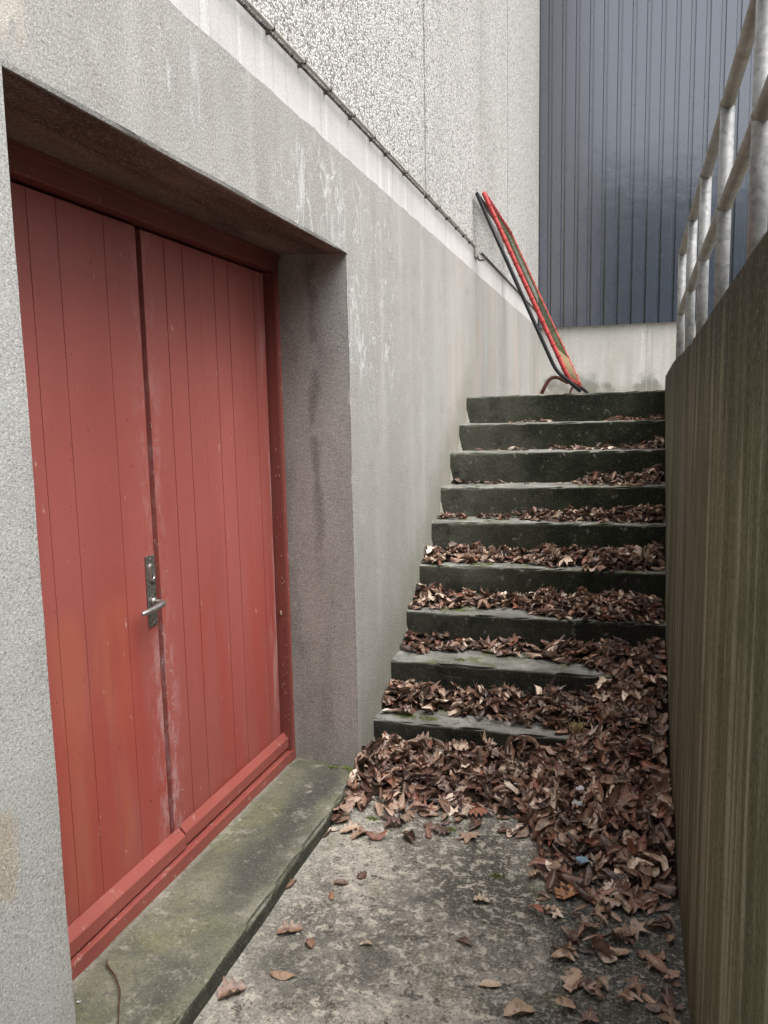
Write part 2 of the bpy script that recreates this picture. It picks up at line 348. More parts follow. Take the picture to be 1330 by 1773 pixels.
# ------------------------------------------------------------------ mesh helpers
def tag(o, label=None, cat=None, group=None, kind=None):
    if label: o['label'] = label
    if cat: o['category'] = cat
    if group: o['group'] = group
    if kind: o['kind'] = kind
    return o
def empty(name, loc, label, cat, group=None):
    o = bpy.data.objects.new(name, None); o.location = loc; o.empty_display_size = .1
    C.objects.link(o); return tag(o, label, cat, group)
def wloc(o):
    v = Vector(o.location)
    while o.parent: o = o.parent; v += Vector(o.location)
    return v
def link(name, bm, mat, parent=None, smooth=False, loc=None):
    """vertices are given in world coordinates; origin moved to loc / the parent's origin"""
    me = bpy.data.meshes.new(name)
    if smooth:
        for f in bm.faces: f.smooth = True
    base = Vector(loc) if loc is not None else Vector((0, 0, 0))
    off = wloc(parent) if parent else base
    if loc is not None and parent: off = base
    bmesh.ops.translate(bm, verts=bm.verts, vec=-off)
    bm.normal_update(); bm.to_mesh(me); bm.free()
    for mm in (mat if isinstance(mat, (list, tuple)) else [mat]): me.materials.append(mm)
    o = bpy.data.objects.new(name, me); C.objects.link(o)
    if parent:
        o.parent = parent
        o.location = off - wloc(parent)
    else: o.location = base
    return o
def box(bm, x0, x1, y0, y1, z0, z1, bev=0.0, mi=0):
    vs_ = [bm.verts.new((x, y, z)) for x in (x0, x1) for y in (y0, y1) for z in (z0, z1)]
    fs = [(0, 1, 3, 2), (4, 6, 7, 5), (0, 4, 5, 1), (2, 3, 7, 6), (0, 2, 6, 4), (1, 5, 7, 3)]
    nf = []
    for f in fs:
        g = bm.faces.new([vs_[i] for i in f]); g.material_index = mi; nf.append(g)
    if bev:
        es = list({e for f in nf for e in f.edges})
        bmesh.ops.bevel(bm, geom=es, offset=bev, segments=2, affect='EDGES', profile=.5)
def cuts(bm, axis, vals):
    n = [0, 0, 0]; n[axis] = 1
    for v in vals:
        co = [0, 0, 0]; co[axis] = v
        bmesh.ops.bisect_plane(bm, geom=bm.verts[:]+bm.edges[:]+bm.faces[:], plane_co=co, plane_no=n, dist=1e-5)
def rough_box(x0, x1, y0, y1, z0, z1, res=.05, amp=.003, edge=.010, chip=.012, seed=0, tilt=0.0):
    bm = bmesh.new(); box(bm, x0, x1, y0, y1, z0, z1)
    for ax, a, b in ((0, x0, x1), (1, y0, y1), (2, z0, z1)):
        n = max(1, int((b-a)/res)); vals = [a+(b-a)*i/n for i in range(1, n)] + [a+edge, b-edge, a+edge*2.2, b-edge*2.2]
        cuts(bm, ax, sorted(set(round(v, 4) for v in vals)))
    bm.normal_update()
    lo, hi = (x0, y0, z0), (x1, y1, z1); ctr = Vector(((x0+x1)/2, (y0+y1)/2, (z0+z1)/2))
    for v in bm.verts:
        p = v.co.copy()
        ext = [abs(p[i]-lo[i]) < 1e-4 or abs(p[i]-hi[i]) < 1e-4 for i in range(3)]
        nv = noise.noise_vector((p+Vector((seed*3.1, 0, 0)))*9)
        d = Vector((nv.x, nv.y, nv.z))*amp
        if sum(ext) >= 2:
            k = .35*edge + max(0, noise.noise((p+Vector((seed, seed, 0)))*13))*chip
            for i in range(3):
                if ext[i]: d[i] += (k if abs(p[i]-lo[i]) < 1e-4 else -k)
        v.co = p+d
        if tilt: v.co.z += tilt*(p.x-x0)
    return bm
def tube(bm, pts, r, seg=10, cap=True, mi=0, closed=False, rs=None):
    pts = [Vector(p) for p in pts]; n = len(pts); rings = []
    up_ = Vector((0, 0, 1)); prev = None
    for i, p in enumerate(pts):
        if closed: t = (pts[(i+1) % n]-pts[i-1]).normalized()
        else: t = (pts[min(i+1, n-1)]-pts[max(i-1, 0)]).normalized()
        if prev is None:
            a = up_ if abs(t.z) < .9 else Vector((1, 0, 0)); u = t.cross(a).normalized()
        else: u = (prev - t*prev.dot(t)).normalized()
        prev = u; v_ = t.cross(u); rr = rs[i] if rs else r
        rings.append([bm.verts.new(p+(u*math.cos(q)+v_*math.sin(q))*rr) for q in [2*math.pi*k/seg for k in range(seg)]])
    for i in range(n if closed else n-1):
        a, b = rings[i], rings[(i+1) % n]
        for k in range(seg):
            f = bm.faces.new((a[k], a[(k+1) % seg], b[(k+1) % seg], b[k])); f.smooth = True; f.material_index = mi
    if cap and not closed:
        for rg in (rings[0][::-1], rings[-1]):
            f = bm.faces.new(rg); f.material_index = mi
def arc(p0, p1, p2, n=6):      # quadratic corner
    p0, p1, p2 = map(Vector, (p0, p1, p2)); return [(p0*(1-t)**2+p1*2*t*(1-t)+p2*t*t) for t in [i/n for i in range(n+1)]]
def smst(a, b, v):
    t = max(0, min(1, (v-a)/(b-a))) if a != b else 0; return t*t*(3-2*t)
def lerp(pts, x):
    if x <= pts[0][0]: return pts[0][1]
    for (a, u), (b, v) in zip(pts, pts[1:]):
        if x <= b: return u+(v-u)*(x-a)/(b-a)
    return pts[-1][1]

# ------------------------------------------------------------------ measured layout
YC, YL, ZT, ZS = -.194, -1.856, 2.0136, .053
YB = 6.51                                   # face of the blue building's plinth
ST = [(-.007, .177), (.259, .345), (.532, .499), (.785, .673), (1.056, .851), (1.285, 1.010), (1.553, 1.188), (1.814, 1.350), (2.062, 1.518)]
def XR(y): return lerp([(-6, 1.118), (-1.2, 1.148), (.53, 1.161), (2.12, 1.207)], y)     # face of the right wall

# ------------------------------------------------------------------ setting
bm = bmesh.new(); box(bm, 0.0, 1.5, -9, -.007, -.3, 0)
link('corridor_floor', bm, FLOOR); tag(bpy.data.objects['corridor_floor'], kind='structure')
bm = bmesh.new(); s_ = 400
vv = [bm.verts.new(p) for p in ((-s_, -s_, -.31), (s_, -s_, -.31), (s_, s_, -.31), (-s_, s_, -.31))]; bm.faces.new(vv)
tag(link('ground', bm, YARD), kind='structure')
bm = rough_box(-.002, 1.375, 2.066, YB+.3, 1.0, 1.520, .3, .002, .01, .008, 9, tilt=.009)
tag(link('upper_landing', bm, STEP, smooth=True), kind='structure')
bm = bmesh.new(); box(bm, 1.42, 45, -12, YB+.2, -.3, 1.50)
tag(link('upper_yard', bm, YARD), kind='structure')
# unseen hill added behind the camera, its height sets the cladding's dark reflection
bm = bmesh.new(); nx_, ny_ = 60, 14; g = []
for j in range(ny_+1):
    row = []
    for i in range(nx_+1):
        x = -75+150*i/nx_; y = -16-28*j/ny_
        z = -.35 + 12.5*smst(0, .35, j/ny_)*(1+.28*noise.noise(Vector((x*.12, y*.1, 0)))+.12*noise.noise(Vector((x*.6, y*.5, 3))))
        row.append(bm.verts.new((x, y, z)))
    g.append(row)
for j in range(ny_):
    for i in range(nx_): bm.faces.new((g[j][i], g[j+1][i], g[j+1][i+1], g[j][i+1]))
tag(link('unseen_hill', bm, HILLM, smooth=True), kind='structure')

# ------------------------------------------------------------------ stairs
stairs = empty('concrete_stairs', (.58, 0, 0), 'flight of nine dark mossy concrete steps between the grey building and stained wall', 'stairs')
for k, (y, z) in enumerate(ST):
    y1 = ST[k+1][0]+.03 if k < 8 else y+.002
    if k == 8: y1 = 2.066
    tl = [0, 0, .001, .004, .010, .018, .012, .006, .010][k]
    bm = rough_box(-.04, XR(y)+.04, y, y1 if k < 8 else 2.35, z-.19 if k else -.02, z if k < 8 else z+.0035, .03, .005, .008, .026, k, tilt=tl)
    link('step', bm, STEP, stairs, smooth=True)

# ------------------------------------------------------------------ grey building on the left
bld = empty('concrete_building', (-.3, 0, 0), 'grey building wall with rendered base, pebble panels above and a deep recessed red double door', 'building')
prof = [(-7, -.2), (YL, -.2), (YL, ZT), (YC, ZT), (YC, -.2), (YB+.25, -.2), (YB+.25, 2.350), (-7, 2.350)]
bm = bmesh.new()
fr = [bm.verts.new((0, y, z)) for y, z in prof]; bk = [bm.verts.new((-.5, y, z)) for y, z in prof]
bm.faces.new(fr); bm.faces.new(bk[::-1])
for i in range(len(prof)):
    j = (i+1) % len(prof); bm.faces.new((fr[i], bk[i], bk[j], fr[j]))
bmesh.ops.recalc_face_normals(bm, faces=bm.faces)
bmesh.ops.triangulate(bm, faces=[f for f in bm.faces if len(f.verts) > 4])
cuts(bm, 1, [YL-.010, YL-.03, YC+.010, YC+.03] + [-2.4+.06*i for i in range(60)] + [1.4+.25*i for i in range(20)])
cuts(bm, 2, [ZT+.010, ZT+.03, 2.338] + [.06*i for i in range(1, 39)])
cuts(bm, 0, [-.01, -.10, -.2, -.3, -.4])
for v in bm.verts:
    p = v.co.copy()
    onf = abs(p.x) < 1e-4
    if onf: v.co.x += .0028*noise.noise(p*4)
    ed = (abs(p.y-YC) < 1e-4 or abs(p.y-YL) < 1e-4) and p.z < ZT+1e-3 or (abs(p.z-ZT) < 1e-4 and YL-1e-3 < p.y < YC+1e-3)
    if ed:
        d = -p.x*.2
        if abs(p.y-YC) < 1e-4: v.co.y += d
        if abs(p.y-YL) < 1e-4: v.co.y -= d*.3
        if abs(p.z-ZT) < 1e-4: v.co.z += -p.x*.09
        if onf:
            k_ = .002+.005*max(0, noise.noise(p*11))+.004*abs(noise.noise(p*37))
            v.co.x -= k_*.8
            k_ *= .5
            if abs(p.y-YC) < 1e-4: v.co.y += k_*.7
            if abs(p.y-YL) < 1e-4: v.co.y -= k_*.7
            if abs(p.z-ZT) < 1e-4: v.co.z += k_*.7*(1.5 if p.y < -.9 else 1)
    if abs(p.z-2.350) < 1e-4 and onf:
        v.co.z += .007*noise.noise(p*Vector((1, 9, 1)).y if False else Vector((0, p.y*9, 0))) + .004*noise.noise(Vector((0, p.y*40, 2)))
link('rendered_wall', bm, RENDER, bld)
for a, b in ((-7, 1.038), (1.046, YB+.05)):
    bm = bmesh.new(); box(bm, -.4, -.010, a, b, 2.30, 2.512, .003); link('precast_band', bm, BAND, bld)
for a, b in ((-7, 1.033), (1.051, 3.940), (3.962, YB+.05)):
    bm = bmesh.new(); box(bm, -.4, -.003, a, b, 2.516, 9.0, .004); link('pebble_panel', bm, PEBBLE, bld)
bm = bmesh.new(); box(bm, -.9, -.42, -7, YB+.02, -.2, 9.0)
link('backing_wall', bm, BLACK, bld)
# plaster fillet along the steps
for k, (y, z) in enumerate(ST):
    z0 = ST[k-1][1] if k else .02
    bm = bmesh.new(); q = [bm.verts.new(p) for p in ((.001, y-.06, z0), (.022, y-.004, z0), (.001, y-.004, z0+.09), (.001, y-.004, z0))]
    bm.faces.new((q[0], q[1], q[2])); bm.faces.new((q[0], q[2], q[3])); bm.faces.new((q[1], q[3], q[2]))
    link('plaster_fillet', bm, RENDER, bld)

# door frame
def skew(bm):      # the old sill and ledge run slightly downhill away from the street
    for v in bm.verts: v.co.z += -.026*(max(-2, v.co.y)+.85)*max(0, min(1, -v.co.x/.3))*(1 if v.co.z > 0 else 0)
bm = bmesh.new()
box(bm, -.40, -.300, -1.96, -.105, .035, .093, .003); skew(bm)
link('door_sill', bm, REDF, bld)
bm = bmesh.new(); box(bm, -.40, -.3035, -.170, -.1495, .072, 1.974); link('jamb_rebate', bm, REDD, bld)
bm = bmesh.new(); box(bm, -.40, -.301, -.149, -.100, .070, 1.975, .003)
link('door_jamb', bm, REDF, bld)
bm = bmesh.new(); box(bm, -.40, -.301, -1.96, -1.90, .101, 1.975, .003)
link('door_jamb', bm, REDF, bld)
bm = bmesh.new(); box(bm, -.40, -.300, -1.96, -.105, 1.976, 2.060, .003); box(bm, -.40, -.292, -1.96, -.105, 2.022, 2.061, .003)
link('door_head', bm, REDD, bld)
bm = bmesh.new(); box(bm, -.44, -.375, -1.95, -.12, .06, 2.05)
link('gap_shade_backing', bm, GAPW, bld)  # panel added behind the leaves, coloured dark for the shaded interior

def door_leaf(y0, y1, grooves, xs, label, lean=0.0, g=.0016):
    """board front: one mesh with routed grooves"""
    bm = bmesh.new(); z0, z1 = .082, 1.968
    e = [y0]+list(grooves)+[y1]
    for i, (a, b) in enumerate(zip(e, e[1:])):
        box(bm, xs-.030, xs+.0006*((i*7) % 3-1), a+(g if i else 0), b-(g if i < len(e)-2 else 0), z0, z1, .0012)
    box(bm, xs-.036, xs-.006, y0+.003, y1-.003, z0+.002, z1-.002)
    if lean:
        for v in bm.verts: v.co.y += lean*(v.co.z-z0)/(z1-z0)*smst(y1-.4, y1, v.co.y) if lean > 0 else 0
    o = link('door', bm, RED, bld); o['label'] = label
    return o
Dl = door_leaf(-1.885, -1.006, (-1.78, -1.68, -1.58, -1.427, -1.329, -1.236, -1.148), -.338, 'left red boarded door leaf with the handle and orange patches', .0, .0007)
Dr = door_leaf(-.972, -.180, (-.857, -.756, -.660, -.562, -.464, -.370, -.268), -.343, 'right red boarded door leaf with evenly spaced grooves')
for par, a, b, dz, x1 in ((Dl, -1.885, -.962, .0, -.312), (Dr, -.954, -.150, .004, -.316)):
    bm = bmesh.new(); x0 = -.337
    vs_ = [bm.verts.new((x, y, z+dz)) for y in (a, b) for x, z in ((x0, .105), (x1, .102), (x1, .141), (x0, .166))]
    bm.faces.new(vs_[:4][::-1]); bm.faces.new(vs_[4:])
    for i in range(4): j = (i+1) % 4; bm.faces.new((vs_[i], vs_[j], vs_[4+j], vs_[4+i]))
    bmesh.ops.recalc_face_normals(bm, faces=bm.faces)
    bmesh.ops.bevel(bm, geom=bm.edges[:], offset=.0015, segments=1, affect='EDGES'); skew(bm)
    link('weatherboard', bm, REDW, par)
# closing strip seen in the gap between the leaves
bm = bmesh.new(); n_ = 40
for s_ in range(n_):
    z0_, z1_ = .10+1.86*s_/n_, .10+1.86*(s_+1)/n_
    wv_ = .003*noise.noise(Vector((0, 0, s_*.9)))
    box(bm, -.372, -.364+wv_, -1.0, -.974+wv_, z0_, z1_)
link('closing_strip', bm, GAPW, Dr)
# lock plate, cylinder, lever
bm = bmesh.new(); box(bm, -.3375, -.333, -1.056, -1.012, .836, 1.044, .0015)
pl = link('lock_plate', bm, PLATE, Dl)
bm = bmesh.new()
for rr, x0_, x1_ in ((.017, -.333, -.3265),):
    pts_o = []
    n = 28
    for i in range(n):
        a = 2*math.pi*i/n; yy = math.cos(a)*.0135; zz = math.sin(a)*.016
        zz += .012 if zz > 0 else -.012
        pts_o.append((yy, zz))
    for (xa, sc_a), (xb, sc_b) in (((x0_, 1), (x1_, .92)), ((x1_, .92), (x1_, .66)), ((x1_, .66), (x1_-.0025, .60))):
        A = [bm.verts.new((xa, -1.033+y*sc_a, .994+z*sc_a)) for y, z in pts_o]; B = [bm.verts.new((xb, -1.033+y*sc_b, .994+z*sc_b)) for y, z in pts_o]
        for i in range(n): j = (i+1) % n; bm.faces.new((A[i], A[j], B[j], B[i]))
    bm.faces.new([bm.verts.new((x1_-.0024, -1.033+y*.6, .994+z*.6)) for y, z in pts_o])
bmesh.ops.recalc_face_normals(bm, faces=bm.faces)
link('lock_cylinder', bm, LEVER, Dl, smooth=True)
bm = bmesh.new(); box(bm, -.3289, -.3282, -1.0345, -1.0315, .976, .986); link('keyhole', bm, BLACK, Dl)
bm = bmesh.new()
path = [(-.333, -1.033, .909), (-.318, -1.034, .909), (-.303, -1.037, .910)] + arc((-.297, -1.040, .910), (-.287, -1.044, .910), (-.286, -1.062, .908), 5) + [(-.286, -1.085, .906), (-.287, -1.115, .904), (-.289, -1.145, .903), (-.290, -1.152, .903)]
tube(bm, path, .007, 14, rs=[.0075, .007, .007, .0075, .008, .0085, .009, .009, .009, .0088, .008, .0068, .004])
tube(bm, [(-.333, -1.033, .909), (-.325, -1.033, .909)], .0115, 18)
link('lever_handle', bm, LEVER, Dl, smooth=True)
# screws heads on the plate
for zz in (1.034, .846):
    bm = bmesh.new(); tube(bm, [(-.3335, -1.034, zz), (-.3318, -1.034, zz)], .0038, 10); link('plate_screw', bm, LEVER, Dl)

# door ledge
bm = rough_box(-.312, .010, -7.0, -.20, -.25, .0525, .05, .0035, .010, .022, 3)
skew(bm)
o = link('door_ledge', bm, LEDGE, None, smooth=True, loc=(-.15, -1, 0))
tag(o, 'low greenish grey concrete ledge with a black mossy edge below the red doors', 'ledge')
bm = rough_box(-.30, -.003, -.205, -.10, -.25, .0505, .05, .001, .004, .0, 4)
skew(bm); link('ledge_end', bm, LEDGE, o)

# conduit with clips on the band
cond = empty('wall_conduit', (0, 0, 2.51), 'thin grey cable conduit clipped along the joint above the pale band', 'conduit')
cl_y = [-3.0, -2.4, -1.9, -1.45, -1.12, -.81, -.583, -.362, -.117, .130, .327, .617, 1.031, 1.274, 1.518, 1.773, 2.0, 2.2]
bm = bmesh.new(); pts = []
for i, y in enumerate(cl_y+[2.37]):
    pts.append((.012, y, 2.513))
    if i < len(cl_y): yn = (cl_y+[2.37])[i+1]; pts.append((.013, (y+yn)/2, 2.513-.006*random.random()))
tube(bm, pts, .0064, 8); link('conduit_pipe', bm, PIPE, cond)
for y in cl_y[3:]:
    bm = bmesh.new(); tube(bm, [(.012, y-.004, 2.513), (.012, y+.004, 2.513)], .0080, 10); box(bm, -.008, .004, y-.002, y+.002, 2.498, 2.513)
    link('clip', bm, CLIP, cond)
bm = bmesh.new(); tube(bm, [(.008, 2.62, 2.512), (.008, 3.6, 2.513), (.008, 5.0, 2.511), (.008, 6.45, 2.512)], .006, 8); link('cable', bm, CLIP, cond)
brk = empty('wall_bracket', (0, 2.45, 2.5), 'small rusty hooked metal bracket at the end of the conduit', 'bracket')
bm = bmesh.new(); box(bm, -.006, .006, 2.40, 2.52, 2.455, 2.535, .002); link('back_plate', bm, PIPE, brk)
bm = bmesh.new(); tube(bm, arc((.004, 2.45, 2.47), (.012, 2.45, 2.425), (.030, 2.47, 2.44), 6)+[(.034, 2.54, 2.452), (.030, 2.60, 2.48)], .006, 8); link('hook', bm, CLIP, brk)

# ------------------------------------------------------------------ blue clad building
cb = empty('clad_building', (3, YB, 1.5), 'building clad in dark slate blue ribbed metal sheets above a pale concrete plinth', 'building')
bm = bmesh.new(); P0 = .1475; fx = .046; dp = .016; x = -.02; poly = []
yf = YB-.052
x = -.0035-P0
while x < 9:
    x += P0
    poly += [(x+.001, yf), (x+P0-fx-.004, yf), (x+P0-fx+.006, yf+dp), (x+P0-.015, yf+dp), (x+P0-.014, yf+.048), (x+P0-.001, yf+.048)]
    # two stiffening lines in the flat
z0, z1 = 2.352, 11
lo_ = [bm.verts.new((px, py, z0)) for px, py in poly]; hi_ = [bm.verts.new((px, py, z1)) for px, py in poly]
lb = [bm.verts.new((px, py+.0015, z0)) for px, py in poly]
for i in range(len(poly)-1):
    bm.faces.new((lo_[i], lo_[i+1], hi_[i+1], hi_[i])); bm.faces.new((lo_[i], lb[i], lb[i+1], lo_[i+1]))
k = 0; x = -.0035
while x < 5:
    xs_ = x+P0-fx/2
    for zz in [2.62+1.03*i for i in range(9)]:
        zz2 = zz+.012*math.sin(k*2.1)
        tube(bm, [(xs_-.002, yf+dp, zz2), (xs_-.002, yf+dp-.005, zz2)], .006, 6)
    k += 1; x += P0
cl = link('metal_cladding', bm, CLAD, cb)
bm = bmesh.new(); box(bm, -.002, 9, YB, YB+.4, -.3, 2.36)
link('plinth', bm, PLINTH, cb)
bm = bmesh.new(); box(bm, 1.200, 1.207, YB-.002, YB+.01, 1.4, 2.358); box(bm, 1.262, 1.267, YB-.002, YB+.01, 1.4, 2.358); link('plinth_joint', bm, PIPE, cb)
bm = bmesh.new(); box(bm, -.004, 9, YB+.001, YB+.5, 2.362, 11); link('inner_wall', bm, BLACK, cb)
bm = bmesh.new(); box(bm, -.0005, .010, yf-.012, YB-.001, 2.352, 11, .001); link('corner_trim', bm, TRIM, cb)

# ------------------------------------------------------------------ retaining wall on the right
ys = [-8, -5, -3, -2.2, -1.7, -1.2]+[-1.1+.1*i for i in range(32)]+[2.12]
ys = sorted(set(round(v, 3) for v in ys if v <= 2.12))
def ztop(y): return lerp([(-8, 1.80), (-1.77, 1.679), (-1.64, 1.667), (-.36, 1.627), (2.12, 1.627)], y)+.003*noise.noise(Vector((0, y*7, 0)))
bm = bmesh.new(); rows = []
zl = [0, .02]+[.1*i for i in range(1, 10)]
for y in ys:
    zt = ztop(y); xf = XR(y); r_ = []
    for t in [0, .15, .3, .45, .6, .75, .85, .93, .98, 1.0]:
        z = -.3+(zt+.3-.008)*t
        r_.append(bm.verts.new((xf+.0025*noise.noise(Vector((0, y*3, z*3)))+(0.004*max(0, noise.noise(Vector((3, y*14, z*6)))) if t == 1 else 0), y, z)))
    r_.append(bm.verts.new((xf+.010, y, zt+.003*noise.noise(Vector((5, y*19, 0))))))
    r_.append(bm.verts.new((xf+.10, y, zt+.002)))
    r_.append(bm.verts.new((xf+.225, y, zt)))
    r_.append(bm.verts.new((xf+.235, y, zt-.01))); r_.append(bm.verts.new((xf+.235, y, -.3)))
    rows.append(r_)
for a, b in zip(rows, rows[1:]):
    for i in range(len(a)-1): bm.faces.new((a[i], a[i+1], b[i+1], b[i]))
bm.faces.new(rows[0][::-1]); bm.faces.new(rows[-1])
bmesh.ops.recalc_face_normals(bm, faces=bm.faces)
o = link('retaining_wall', bm, RETAIN, None, smooth=False, loc=(1.26, 0, 0))
tag(o, 'tall concrete retaining wall streaked brown and olive along the right of the stairs', 'wall')

# railing
rail = empty('metal_railing', (1.28, .65, 1.63), 'galvanised tubular steel railing standing on top of the stained right wall', 'railing')
def zr(y): return 2.326+(2.456-2.326)*(2.065-y)/2.68
def zm(y): return 1.983+(2.145-1.983)*(2.065-y)/2.89
PY = [2.062, 1.345, .690, -.023, -.768, -1.51]
for y in PY:
    bm = bmesh.new(); tube(bm, [(1.28, y, ztop(y)-.01), (1.28, y, zr(y)-.012)], .0225, 18)
    link('post', bm, GALV, rail)
for nm, fz, y_end in (('handrail', zr, 2.075), ('middle_rail', zm, 2.062)):
    bm = bmesh.new(); tube(bm, [(1.28, y_end, fz(y_end)), (1.28, -3.6, fz(-3.6))], .0215, 18)
    for y in PY: tube(bm, [(1.28, y-.012, fz(y)), (1.28, y+.012, fz(y))], .0245, 18)
    link(nm, bm, GRIME, rail)

# ------------------------------------------------------------------ ball rebounder net leaning on the wall
reb = empty('ball_rebounder', (.5, 2.9, 1.53), 'red framed ball rebounder with olive net leaning against the grey wall above the stairs', 'rebounder')
YN, YF = 2.35, 3.72
TA = Vector((.062, 0, 2.850)); BA = Vector((.622, 0, 1.622)); dv = (BA-TA).normalized(); Lr = (BA-TA).length
def fp(s, y, off=0.0):      # s metres down the frame, y along the wall, off = along the normal
    nrm = Vector((-dv.z, 0, dv.x))
    p = TA+dv*s+nrm*off; return Vector((p.x, y, p.z))
rr = .0145
loop = []
loop += arc(fp(.06, YN), fp(0, YN), fp(0, YN+.06), 5)
loop += arc(fp(0, YF-.06), fp(0, YF), fp(.06, YF), 5)
loop += [fp(Lr*.25, YF), fp(Lr*.5, YF), fp(Lr*.75, YF)]
loop += arc(fp(Lr-.06, YF), fp(Lr, YF), fp(Lr, YF-.06), 5)
loop += arc(fp(Lr, YN+.06), fp(Lr, YN), fp(Lr-.06, YN), 5)
loop += [fp(Lr*.75, YN), fp(Lr*.5, YN), fp(Lr*.25, YN)]
bm = bmesh.new(); tube(bm, loop, rr, 12, closed=True, rs=[rr-.004*smst(YN+.2, YF, p.y) for p in loop]); link('red_frame', bm, REDT, reb)
LACE = plain('faded_red_lacing', (.33, .05, .035), .7, .2)
for i in range(15):
    s = .10+i*(Lr-.18)/14
    for y in (YN, YF):
        bm = bmesh.new(); a = fp(s, y); tube(bm, [a-dv*.005, a+dv*.005], rr+(.0028 if y == YN else .0005), 10)
        sgn = 1 if y == YN else -1
        tube(bm, [a+Vector((0, sgn*.010, 0)), fp(s+.02, y+sgn*.055)], .0025, 5); link('lacing', bm, LACE, reb)
for i in range(12):
    y = YN+.08+i*(YF-YN-.16)/11
    for s in (0, Lr):
        bm = bmesh.new(); a = fp(s, y); tube(bm, [a-Vector((0, .005, 0)), a+Vector((0, .005, 0))], rr+.002, 8); link('lacing', bm, LACE, reb)
bm = bmesh.new()
a0, a1, b0, b1 = .05, Lr-.24, YN+.05, YF-.05
def sag(s, y): return -.035*math.sin(math.pi*(s-a0)/(a1-a0))*math.sin(math.pi*(y-b0)/(b1-b0))
d_ = .048
W_, H_ = b1-b0, a1-a0
for sg in (1, -1):
    k = -int(H_/d_)-1
    while k*d_ < W_+H_:
        pts = []
        for j in range(41):
            s = a0+H_*j/40; y = b0+k*d_+(s-a0)*sg*1.0 + (H_ if sg < 0 else 0)*0
            if sg < 0: y = b0+(k*d_)+(H_-(s-a0))
            if b0 <= y <= b1: pts.append(fp(s, y, sag(s, y)))
        if len(pts) > 1: tube(bm, pts, .0011, 4, cap=False)
        k += 1
for s in (a0, a1): tube(bm, [fp(s, b0+(b1-b0)*i/20, 0) for i in range(21)], .004, 5)
for y in (b0, b1): tube(bm, [fp(a0+(a1-a0)*i/20, y, 0) for i in range(21)], .004, 5)
link('net', bm, NETM, reb)
for i in range(34):
    y = b0+(b1-b0)*i/33; bm = bmesh.new(); tube(bm, [fp(a1, y), fp(Lr-.012, y+.01*((i % 2)*2-1))], .0032, 4); link('elastic_cord', bm, ELAS, reb)
bm = bmesh.new()
for y in (YN-.02,):
    pts = [Vector((.026, y, 2.834)), Vector((.20, y, 2.443)), Vector((.402, y, 1.989))]
    pts += arc((.515, y, 1.737), (.537, y, 1.687), (.570, y, 1.655), 5)+[Vector((.700, y, 1.542))]
    tube(bm, pts, .0125, 12)
y = YF-.03
pts = [Vector((.026, y, 2.834)), Vector((.20, y, 2.443)), Vector((.402, y, 1.989))]
pts += arc((.515, y, 1.737), (.537, y, 1.687), (.570, y, 1.655), 5)+[Vector((.690, y, 1.545))]
tube(bm, pts, .0125, 12)
tube(bm, [(.026, YN-.02, 2.834), (.024, YN+.3, 2.835), (.026, YF-.03, 2.834)], .0125, 12)
link('black_frame', bm, BLKT, reb)
bm = bmesh.new(); y = YN+.02
tube(bm, [Vector((.444, y, 1.534)), Vector((.468, y, 1.585))] + arc((.485, y, 1.612), (.510, y, 1.652), (.560, y, 1.632), 8)+[Vector((.618, y, 1.600))], .0125, 10)
link('curved_leg', bm, RUST, reb)
bm = bmesh.new(); y = YF-.1
tube(bm, arc((.545, y, 1.532), (.56, y, 1.62), (.60, y, 1.612), 8)+[Vector((.650, y, 1.60))], .010, 10)
link('curved_leg', bm, RUST, reb)

# ------------------------------------------------------------------ leaves
PAL = [(.21, .105, .070), (.29, .165, .110), (.115, .055, .040), (.46, .34, .25), (.045, .026, .020), (.25, .090, .052), (.33, .215, .150), (.66, .53, .41), (.15, .100, .080), (.24, .135, .090)]
PW = np.array([16, 12, 16, 8, 17, 9, 8, 5, 12, 12], float); PW /= PW.sum()
NT = 9
def leaf_geo(rnd, L, kind=None, flat=1.0):
    """vertex grid NT x 5 and quads for one curled dry leaf, length along +x"""
    kind = kind if kind is not None else (1 if rnd.random() < .20 else 0)
    wmax = rnd.uniform(.17, .28) if kind == 0 else rnd.uniform(.32, .44)
    c1 = rnd.uniform(-1.7, 1.7)*flat; c2 = rnd.uniform(.5, 2.3)*(1 if rnd.random() < .7 else -1)*flat; tw = rnd.uniform(-1.0, 1.0)*flat
    ph = rnd.uniform(0, 6); asym = rnd.uniform(-.25, .25)
    V = []
    for i in range(NT):
        t = i/(NT-1)
        if kind == 0: wd = wmax*math.sin(math.pi*min(1, t**.85*1.0))**.75 if 0 < t < 1 else .012
        else:
            wd = wmax*(math.sin(math.pi*min(1, t**.8))**.6 if 0 < t < 1 else .03)
            wd *= (1.12 if i % 2 else .62) if 0 < i < NT-1 else 1
        a = c1*(t-.5); xx = math.sin(a)/c1 if abs(c1) > .05 else (t-.5); zz = (1-math.cos(a))/c1 if abs(c1) > .05 else 0
        for j in range(5):
            u = (j-2)/2; wu = wd*u*(1+asym*u)
            b = c2*u*wd/wmax; yy = math.cos(b*.55)*wu; zz2 = abs(u)**1.4*wd*math.sin(b if b > 0 else -b)*(1 if c2 > 0 else -1)*.9
            zz2 += .035*math.sin(ph+t*11+u*2.5)*abs(u)*(flat*.7+.3)+ rnd.uniform(-.022, .022)*flat
            fx_ = .05*abs(u)*(1 if kind == 0 else 1.6)
            q = tw*(t-.5); y2 = yy*math.cos(q)-zz2*math.sin(q); z2 = yy*math.sin(q)+zz2*math.cos(q)
            V.append(((xx+fx_*(.6 if kind else .2))*L, y2*L, (zz+z2)*L))
    return np.array(V)
